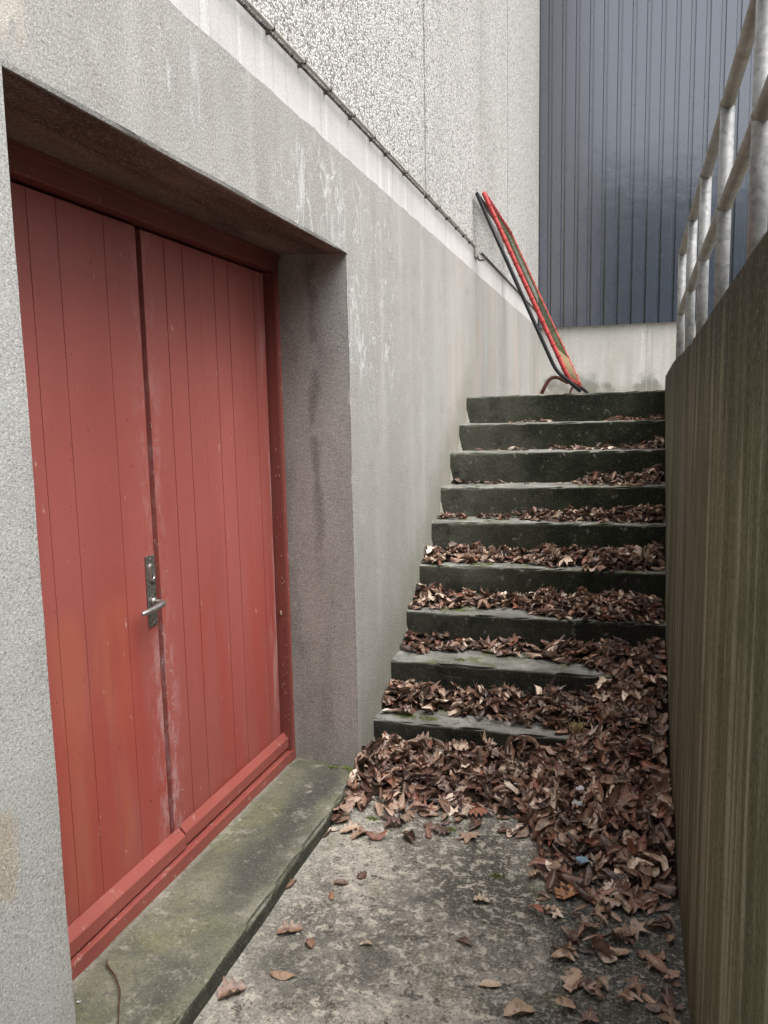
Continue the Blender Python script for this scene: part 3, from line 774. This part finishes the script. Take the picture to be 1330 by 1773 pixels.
def maple_geo(rnd, L, flat=1.0):
    """five lobed palmate leaf: centre, inner ring, outer ring"""
    n = 26; V = [(0, 0, 0)]; cup = rnd.uniform(-.5, .9)*flat; ph = rnd.uniform(0, 6); rad = []
    for i in range(n):
        a = 2*math.pi*i/n-math.pi; lob = 0
        for c_, r_, w_ in ((0, 1, .34), (.95, .86, .30), (-.95, .86, .30), (1.85, .62, .28), (-1.85, .62, .28)):
            lob = max(lob, r_*max(0, 1-abs(a-c_)/w_)**.8)
        rad.append((a, .34+.40*lob*(1+rnd.uniform(-.08, .08)) if abs(a) < 2.6 else .14, lob))
    for f_ in (.5, 1.0):
        for a, r_, lob in rad:
            rr_ = r_*f_*.72; z = cup*rr_*rr_*2.2+.06*math.sin(a*5+ph)*f_*flat-.05*lob*f_*flat+rnd.uniform(-.03, .03)*flat*f_
            V.append((rr_*math.cos(a)*L, rr_*math.sin(a)*L, z*L))
    return np.array(V)
MQ = [(0, 1+i, 1+(i+1) % 26) for i in range(26)]+[(1+i, 27+i, 27+(i+1) % 26, 1+(i+1) % 26) for i in range(26)]
FQ = [(i*5+j, (i+1)*5+j, (i+1)*5+j+1, i*5+j+1) for i in range(NT-1) for j in range(4)]
def rot_to(nrm, spin):
    n = Vector(nrm).normalized(); q = Vector((0, 0, 1)).rotation_difference(n)
    return np.array((q.to_matrix() @ Matrix.Rotation(spin, 3, 'Z')))
def tint(rnd, pale=0.0):
    k = rng.choice(len(PAL), p=PW); c = np.array(PAL[k])*rnd.uniform(.85, 1.5)
    c = c*.85+c.mean()*.15
    if rnd.random() < pale: c = np.array((.38, .27, .195))*rnd.uniform(.7, 1.25)
    return (*c.tolist(), 1.0)
def leaf_mesh(name, parts, extra=None):
    vs_, fs_, cs_ = [], [], []; o_ = 0
    for V, col in parts:
        vs_.append(V); fs_ += [tuple(q+o_ for q in f) for f in (FQ if len(V) == NT*5 else MQ)]; cs_.append(np.tile(col, (len(V), 1))); o_ += len(V)
        if len(V) == NT*5: vein = np.tile((0, 0, 1, 0, 0), NT)*1.0
        else: vein = np.concatenate(([1.0], [max(0, min(1, (abs(math.hypot(*v[:2]))))) * 0 + (1.0 if i in (12, 13, 16, 9, 20, 5) else 0.0) for i, v in enumerate(V[1:27])], np.zeros(26)))
        cs_[-1] = np.concatenate((np.tile(col[:3], (len(V), 1)), vein[:, None]), axis=1)
    V = np.concatenate(vs_)
    me = bpy.data.meshes.new(name); me.from_pydata(V.tolist(), [], fs_)
    at_ = me.attributes.new('tint', 'FLOAT_COLOR', 'POINT'); at_.data.foreach_set('color', np.concatenate(cs_).astype(np.float32).ravel())
    me.polygons.foreach_set('use_smooth', [True]*len(fs_)); me.materials.append(LEAF); return me

def kstep(y):
    k = 0
    for i, (yy, z) in enumerate(ST):
        if y >= yy: k = i+1
    return k
def ground(x, y):
    k = kstep(y); return ST[k-1][1] if k else 0.0
HB = {1: [(0, .075), (.5, .085), (1.2, .10)], 2: [(0, .055), (.25, .05), (.6, .055), (.9, .07), (1.2, .09)],
      3: [(0, .070), (.3, .055), (.45, .04), (.7, .075), (1.2, .07)], 4: [(0, .065), (.3, .055), (.5, .045), (.75, .065), (1.2, .08)],
      5: [(0, .018), (.12, .018), (.2, .006), (.32, .022), (.5, .05), (.8, .055), (1.2, .085)],
      6: [(0, .006), (.1, .016), (.22, .012), (.34, .004), (.68, .006), (.78, .05), (1.2, .075)],
      7: [(0, .004), (.15, .003), (.22, .012), (.42, .012), (.5, .004), (.6, .022), (.95, .030), (1.2, .05)],
      8: [(0, .0), (.25, .002), (.42, .016), (.52, .014), (.56, .0), (.85, .008), (1.0, .026), (1.2, .04)]}
BF = {1: [(0, .15), (.3, .45), (.6, .30), (.9, 0)], 2: [(0, .35), (.1, .5), (.3, .70), (.6, .6), (.85, .35), (.95, 0)],
      3: [(0, .05), (.25, .35), (.4, .42), (.6, .2), (.8, 0)], 4: [(0, .02), (.25, .3), (.45, .42), (.65, .18), (.85, 0)],
      5: [(0, .3), (.3, .55), (.6, .2), (.8, .1), (1.2, .05)], 6: [(0, .7), (.6, .6), (.8, .15), (1.2, .1)],
      7: [(0, .7), (.5, .6), (.9, .35), (1.2, .25)], 8: [(0, .7), (.8, .6), (1.2, .4)]}
YBD = [(0, -.60), (.05, -.50), (.10, -.43), (.285, -.42), (.573, -.405), (.66, -.46), (.72, -.60), (.78, -.72), (.9, -.76), (1.2, -.80)]
def thick(x, y):
    k = kstep(y)
    if k > 8: return 0
    if k == 0:
        yb = lerp(YBD, x)+.035*noise.noise(Vector((x*9, 3, 0)))
        if y < yb: return 0
        t = .010+.115*smst(0, .42, y-yb)
    else:
        u = (y-ST[k-1][0])/(ST[k][0]-ST[k-1][0]); b = lerp(BF[k], x)+.14*noise.noise(Vector((x*11, k*5.3, 0)))
        if u < b: return 0
        h_ = lerp(HB[k], x); t = h_*(.25+.75*smst(b, b+.45, u))
        if h_ < .02: t = h_*(1 if u > .55 else .2)
    t *= 1+.5*noise.noise(Vector((x*9, y*9, 1)))+.35*noise.noise(Vector((x*22, y*22, 4)))
    g = ground(x, y)
    if y < .36:
        S = smst(.70, .88, x) if y < .1 else smst(.80, .98, x)
        zmnd = .225+.62*y if y < .29 else .405
        if y < -.30: zmnd = (.225-.62*.30)*smst(-.75, -.3, y)
        t = t+max(0, zmnd-(g+t))*S
    return t
rp = random.Random(5)
pile = []; front = []
for k in range(0, 9):
    if k == 0: y0, y1 = -.86, ST[0][0]-.004
    else: y0, y1 = ST[k-1][0], ST[k][0]-.006
    area = 1.16*(y1-y0); cand = int(area*3700)
    for _ in range(cand):
        x = rp.uniform(.012, XR(y0)-.015); y = rp.uniform(y0, y1)
        t = thick(x, y)
        if t <= 0: continue
        dens = min(1, .14+t*10) if t > .014 else t/.014*.20
        if rp.random() > dens: continue
        g = ground(x, y); L = rp.uniform(.040, .080)*(1.25 if rp.random() < .13 else 1)
        if k >= 5: L *= .85
        e = .02; gx_ = (thick(min(x+e, 1.15), y)-t)/e; gy_ = 0
        if k == 0 and y < -e: gy_ = (thick(x, y+e)-t)/e
        if x > .85 and y < .3: gy_ = .6
        til = rp.gauss(0, .55) if t > .03 else rp.gauss(0, .22); az = rp.uniform(0, 6.283)
        nrm = Vector((-gx_*.5, -gy_*.7, 1)).normalized()+Vector((math.cos(az), math.sin(az), 0))*math.tan(min(1.3, abs(til)))
        V = (maple_geo(rp, L*1.5, 1.0) if rp.random() < .07 and k < 5 else leaf_geo(rp, L, None, 1.0 if t > .02 else .6)) @ rot_to(nrm, rp.uniform(0, 6.283)).T
        z = g+t-rp.random()**1.2*min(t, .045)
        V = V+np.array((x, y, z)); 
        V[:, 2] += max(0, g+.003-V[:, 2].min()) if t < .03 else max(0, g-.02-V[:, 2].min())
        V[:, 0] = np.clip(V[:, 0], .004, XR(y)-.004)
        if k: V[:, 1] = np.minimum(V[:, 1], y1+.004)
        elif V[:, 1].max() > y1 and z < .15: V[:, 1] = np.minimum(V[:, 1], y1+.004)
        # no leaf may stand in empty air in front of its nosing
        colr = tint(rp, .03)
        pile.append((V, colr, (x, y, z), k))
# the leaves lying nearest the camera become things of their own
camp = np.array((.9732, -2.9758, 1.4491))
def score(p):
    x, y, z = p[2]; return -(np.linalg.norm(np.array(p[2])-camp)) - max(0, (z < ground(x, y)+thick(x, y)-.02)*5)
pile.sort(key=score, reverse=True)
NI = 170
near, rest = pile[:NI], pile[NI:]
# underlay for packed leaves, coloured dark for the shade in the gaps
ug = .022; bmv = {}; uf = []
uv = []
def uvert(i, j):
    if (i, j) not in bmv:
        x, y = i*ug, j*ug; bmv[(i, j)] = len(uv); uv.append((min(x, XR(y)), y, ground(x, y)+thick(x, y)-.036)); 
    return bmv[(i, j)]
for i in range(0, 53):
    for j in range(-40, 84):
        cs = [(i, j), (i+1, j), (i+1, j+1), (i, j+1)]
        if kstep(j*ug) != kstep((j+1)*ug) and not (i*ug > .86 and j*ug < .3): continue
        if min(thick(a*ug, b*ug) for a, b in cs) > .03: uf.append([uvert(*q) for q in cs])
me = leaf_mesh('leaf_litter', [(V, c_) for V, c_, _, _ in rest])
lo = bpy.data.objects.new('leaf_litter', me); C.objects.link(lo)
tag(lo, 'thick drift of brown dead leaves heaped over the stair treads and the floor below', 'leaf litter', kind='stuff')
mu = bpy.data.meshes.new('leaf_underlay'); mu.from_pydata(uv, [], uf); mu.materials.append(UNDERLAY)
mo_ = bpy.data.objects.new('leaf_underlay', mu); C.objects.link(mo_); mo_.parent = lo; mo_['kind'] = 'stuff'

def leaf_obj(V, colr, ctr, label, group=None):
    me = leaf_mesh('dead_leaf', [(V-np.array(ctr), colr)])
    o = bpy.data.objects.new('dead_leaf', me); C.objects.link(o); o.location = ctr
    return tag(o, label, 'leaf', group)
for V, c_, p, k in near:
    leaf_obj(V, c_, p, 'curled brown dead leaf on the front slope of the thick leaf drift', 'leaves on the front slope of the drift')

# loose leaves on the open floor
rl = random.Random(21)
def loose(x, y, L, colr, label, group=None, flat=.45, kind=None, spin=None, z=0.0, til=.12):
    az = rl.uniform(0, 6.28); t_ = abs(rl.gauss(0, til))
    nrm = Vector((math.cos(az)*math.tan(t_), math.sin(az)*math.tan(t_), 1))
    V = (maple_geo(rl, L*1.4, flat) if kind is None and rl.random() < .12 else leaf_geo(rl, L, kind, flat)) @ rot_to(nrm, spin if spin is not None else rl.uniform(0, 6.28)).T
    V[:, 2] -= V[:, 2].min()-.0015
    V = V+np.array((x, y, z)); V[:, 0] = np.minimum(V[:, 0], XR(y)-.004)
    leaf_obj(V, colr, (x, y, z), label, group)
# pixel (1330 x 1773 photo) to floor point
def fl(px, py, Z=0.0):
    d = fw+rt2*((px-665)/F_PX)-up2*((py-886.5)/F_PX); c0 = Vector((.9732, -2.9758, 1.4491)); t = (Z-c0.z)/d.z; return c0+d*t
def pc(r_, g_, b_): return (r_, g_, b_, 1.0)
named = [
 ((821, 1447), .048, pc(.46, .35, .22), 'small pale oval leaf alone on bare concrete just below the edge of the drift', 0, .0),
 ((703, 1441), .030, pc(.46, .38, .26), 'tiny pale leaf on bare concrete beside the upper left drift edge', 0, .3),
 ((590, 1532), .052, pc(.14, .08, .05), 'dark curled leaf on the floor near the mossy ledge, above the others there', 0, .4),
 ((626, 1518), .040, pc(.10, .055, .04), 'small dark brown leaf on open concrete left of centre', 1, 1.2),
 ((500, 1614), .075, pc(.24, .15, .10), 'large crumpled brown leaf on the floor right beside the ledge', 1, .6),
 ((537, 1636), .050, pc(.25, .16, .11), 'flat light brown leaf next to the crumpled leaf by the ledge', 0, 2.2),
 ((490, 1692), .074, pc(.34, .24, .16), 'broad pale brown oval leaf lying flat in the lower left of the floor', 0, .1),
 ((400, 1725), .075, pc(.25, .155, .11), 'round brown leaf close to the ledge at the very bottom of the floor', 1, .8),
 ((635, 1638), .042, pc(.48, .40, .28), 'pale cream oval leaf alone in the middle of the floor', 0, .1),
 ((848, 1708), .060, pc(.44, .35, .25), 'pale veined leaf lying flat at the bottom centre of the floor', 0, .3),
 ((900, 1757), .085, pc(.40, .29, .20), 'long pale leaf at the bottom edge of the picture', 0, .5),
 ((832, 1562), .052, pc(.45, .37, .27), 'ragged pale leaf in front of the dark damp patch of floor', 1, .1),
 ((804, 1634), .052, pc(.10, .055, .04), 'thin dark rolled leaf in the middle right of the floor', 0, 2.9),
 ((940, 1558), .050, pc(.28, .18, .12), 'lone brown leaf on the dark damp patch left of the scatter', 0, .4),
 ((987, 1553), .105, pc(.42, .20, .10), 'orange brown leaf standing out at the left edge of the scatter', 1, .6),
 ((575, 1553), .046, pc(.33, .19, .11), 'folded tan leaf lying against the foot of the ledge', 0, 1.9),
 ((505, 1532), .060, pc(.20, .12, .08), 'upright curled leaf leaning on the ledge side', 0, 1.4),
]
for (px, py), L, cc, lab, kd, sp_ in named:
    p = fl(px, py); loose(p.x, p.y, L, cc, lab, None, .5, kd, sp_)
# a scatter at the foot of the right wall
cnt = 0
clusters = [((945, 1510), 30, 9), ((1010, 1530), 60, 14), ((1090, 1520), 50, 16), ((1130, 1530), 40, 12), ((1030, 1560), 50, 10), ((950, 1580), 22, 4), ((1020, 1610), 40, 10), ((1085, 1615), 35, 9), ((985, 1650), 30, 6), ((1050, 1655), 30, 8), ((1150, 1610), 20, 5), ((1030, 1715), 30, 9), ((1120, 1670), 30, 6), ((1165, 1690), 14, 4), ((1085, 1725), 20, 3), ((1150, 1750), 26, 9), ((1000, 1765), 25, 3)]
for (cx, cy), sp_, n in clusters:
    for _ in range(n):
        p = fl(cx+rl.gauss(0, sp_*.6), cy+rl.gauss(0, sp_*.45))
        if p.x > 1.13 or p.y < -1.7: continue
        cnt += 1
        loose(p.x, p.y, rl.uniform(.040, .072), tint(rl, .42), 'dry brown leaf in the loose scatter by the foot of the stained right wall', 'leaves scattered by the right wall', .75, None, None, rl.uniform(0, .012), .32)
for _ in range(26):
    p = fl(rl.uniform(565, 900), 1425+rl.gauss(0, 12)+ (15 if rl.random() < .3 else 0))
    loose(p.x, p.y, rl.uniform(.045, .08), tint(rl, .35), 'small flat leaf fringing the front edge of the leaf drift', 'leaves fringing the drift edge', .7)
for _ in range(12):
    p = fl(rl.gauss(590, 14), rl.uniform(1375, 1440))
    loose(p.x+.02, p.y, rl.uniform(.05, .08), tint(rl, .5), 'pale leaf gathered in the corner between the ledge and the drift', 'pale leaves in the ledge corner', .7, z=.02)

# debris crumbs on the floor: grit nobody could count
bm = bmesh.new(); rg_ = random.Random(3)
for _ in range(900):
    x = rg_.uniform(.02, 1.1); y = rg_.uniform(-1.75, -.35); r_ = rg_.uniform(.0008, .0028)
    bmesh.ops.create_icosphere(bm, subdivisions=1, radius=r_, matrix=Matrix.Translation((x, y, r_*.4)) @ Matrix.Diagonal((1, rg_.uniform(.5, 1.6), .5, 1)))
for _ in range(350):
    x = rg_.uniform(-.29, -.01); y = rg_.uniform(-1.75, -.22); r_ = rg_.uniform(.0008, .002)
    bmesh.ops.create_icosphere(bm, subdivisions=1, radius=r_, matrix=Matrix.Translation((x, y, .053+r_*.3)))
tag(link('grit', bm, plain('dirt_crumbs', (.10, .08, .055), .9, .1, var=.8, sc=60)), 'fine dark grit and leaf crumbs sprinkled over the floor and ledge', 'grit', kind='stuff')

# twig on the ledge
a = fl(185, 1670, .074); b = fl(205, 1773, .066)
bm = bmesh.new(); mid_ = fl(208, 1715, .078)
tube(bm, [a+Vector((-.008, .012, .004)), a, fl(200, 1690, .076), mid_, fl(206, 1745, .072), b], .0022, 6, rs=[.0012, .0026, .0024, .002, .0018, .0012])
tag(link('twig', bm, TWIGM, None, loc=(a.x, a.y, .053)), 'thin curved reddish brown twig lying on the ledge below the doors', 'twig')

def scrap(px, py, z, size, mat, name, label, seed, cat):
    r_ = random.Random(seed); p = fl(px, py, z)
    if cat == 'litter':
        for _ in range(6): z = ground(p.x, p.y)+thick(p.x, p.y)+.016; p = fl(px, py, z)
    bm = bmesh.new(); n = 5; g = []
    for i in range(n):
        row = []
        for j in range(n):
            row.append(bm.verts.new((p.x+(i/(n-1)-.5)*size+r_.uniform(-.1, .1)*size, p.y+(j/(n-1)-.5)*size*.8+r_.uniform(-.1, .1)*size, z+r_.uniform(0, .45)*size)))
        g.append(row)
    for i in range(n-1):
        for j in range(n-1):
            bm.faces.new((g[i][j], g[i+1][j], g[i+1][j+1], g[i][j+1]))
    r = bmesh.ops.solidify(bm, geom=bm.faces[:], thickness=.0008)
    tag(link(name, bm, mat, None, loc=(p.x, p.y, z)), label, cat)
scrap(1008, 1492, .055, .036, BLUEM, 'crumpled_wrapper', 'crumpled light blue and white wrapper scrap among leaves near the right wall', 1, 'litter')
scrap(1004, 1368, .150, .026, PAPER, 'paper_scrap', 'small bright white paper scrap on the leaf drift right of centre', 2, 'litter')
scrap(1000, 1394, .130, .030, PAPER, 'paper_scrap', 'torn off white paper scrap just below the bright one on the leaf drift', 3, 'litter')
scrap(895, 1358, .145, .016, PAPER, 'paper_scrap', 'tiny white scrap in the middle of the leaf drift', 4, 'litter')
scrap(137, 1735, .072, .008, PAPER, 'pebble_chip', 'tiny white chip on the ledge beside the near grey wall', 5, 'chip')

# moss cushions and dry grass
bm = bmesh.new(); rm = random.Random(9)
def moss(x, y, z, r, n=90, hgt=.010):
    for _ in range(n):
        a = rm.uniform(0, 6.28); d = r*math.sqrt(rm.random()); px, py = x+d*math.cos(a), y+d*math.sin(a)*.5; h_ = hgt*rm.uniform(.4, 1.2)*(1-.5*d/r)
        q = rm.uniform(0, 6.28); ww = .0022
        p0 = Vector((px-math.cos(q)*ww, py-math.sin(q)*ww, z)); p1 = Vector((px+math.cos(q)*ww, py+math.sin(q)*ww, z)); p2 = Vector((px+rm.uniform(-1, 1)*.005, py+rm.uniform(-1, 1)*.005, z+h_))
        bm.faces.new([bm.verts.new(p0), bm.verts.new(p1), bm.verts.new(p2)])
for i, (y, z) in enumerate(ST):
    for (xx, r) in {1: [(.12, .05), (.22, .04)], 2: [(.30, .03)], 3: [(.26, .05)], 4: [(.28, .04), (.34, .03)], 5: [(.62, .03), (.3, .02)], 6: [(.30, .03), (.2, .02), (.95, .04), (1.05, .03)], 7: [(.4, .05), (.75, .08), (1.0, .05)], 8: [(.8, .12), (.95, .10)]}.get(i+1, []):
        moss(xx, y+.05+.02*rm.random(), z+.001, r, 130)
for x_, y_ in ((.42, -.47), (.14, -.47), (.62, -.70)): moss(x_, y_, .001, .025, 80)
for x_, y_ in ((-.05, -.215), (-.10, -.22), (-.02, -.23)): moss(x_, y_, .053, .02, 80, .005)
tag(link('moss', bm, MOSSM), 'small green moss cushions growing on the stair treads and floor edges', 'moss', kind='stuff')
def tuft(px, py, z, n, hgt, label):
    p = fl(px, py, z)
    for _ in range(6): z = ground(p.x, p.y)+thick(p.x, p.y)-.004; p = fl(px, py, z)
    bm = bmesh.new()
    for _ in range(n):
        a = rm.uniform(0, 6.28); l = hgt*rm.uniform(.5, 1.1); b0_ = p+Vector((rm.gauss(0, .010), rm.gauss(0, .010), 0))
        o_ = Vector((math.cos(a), math.sin(a), 0))*l*rm.uniform(.3, .9)
        tube(bm, [b0_, b0_+o_*.5+Vector((0, 0, l*.6)), b0_+o_+Vector((0, 0, l*rm.uniform(.3, .8)))], .0009, 3, rs=[.0011, .0009, .0004])
    tag(link('grass_tuft', bm, DRYG, None, loc=tuple(p)), label, 'grass tuft')
tuft(1000, 1268, .28, 46, .06, 'dry yellow green grass tuft growing through the leaves near the second step')
tuft(1078, 925, .64, 26, .04, 'small yellow tuft at the right end of the fourth step')
tuft(945, 1040, .50, 14, .03, 'wispy tuft at the front of the third step')

# dead bits and fluff caught in the door edges
bm = bmesh.new(); rd = random.Random(4)
for _ in range(70):
    z = rd.uniform(.15, 1.6); x = -.335+rd.uniform(0, .012); y = -.99+rd.uniform(-.018, .022); l = rd.uniform(.006, .022)
    pts = [Vector((x, y, z))]
    for _k in range(3): pts.append(pts[-1]+Vector((rd.uniform(-.2, .5), rd.uniform(-1, 1), rd.uniform(-1, .6)))*l*.5)
    tube(bm, pts, rd.uniform(.0004, .0009), 3)
for _ in range(60):
    z = rd.uniform(.12, 1.5); x = -.33+rd.uniform(0, .03); y = -.172+rd.uniform(-.006, .008); l = rd.uniform(.006, .02)
    pts = [Vector((x, y, z))]
    for _k in range(3): pts.append(pts[-1]+Vector((rd.uniform(-.4, .4), rd.uniform(-1, .5), rd.uniform(-1, .6)))*l*.5)
    tube(bm, pts, rd.uniform(.0004, .001), 3)
tag(link('cobweb_fluff', bm, WEBM), 'dusty cobweb fluff caught along the edges of the red doors', 'cobweb', kind='stuff')
for i, (x, y, z, L, lab) in enumerate((
    (-.318, -.168, .135, .030, 'small pale leaf stuck on the end of the right door weatherboard'),
    (-.315, -.158, .108, .034, 'shrivelled leaf caught on the sill corner under the jamb'),
    (-.322, -.176, .655, .024, 'dry leaf bit caught beside the jamb at lock height'),
    (-.312, -.165, .585, .040, 'dark dead leaf dangling from the jamb below lock height'),
    (-.322, -.172, .36, .022, 'pale leaf crumb caught low on the right jamb'))):
    V = leaf_geo(rl, L, 0, 1.2) @ rot_to((.6, -.6, .3), rl.uniform(0, 6)).T + np.array((x, y, z))
    leaf_obj(V, (.38, .27, .18, 1) if i != 3 else (.10, .06, .04, 1), (x, y, z), lab)
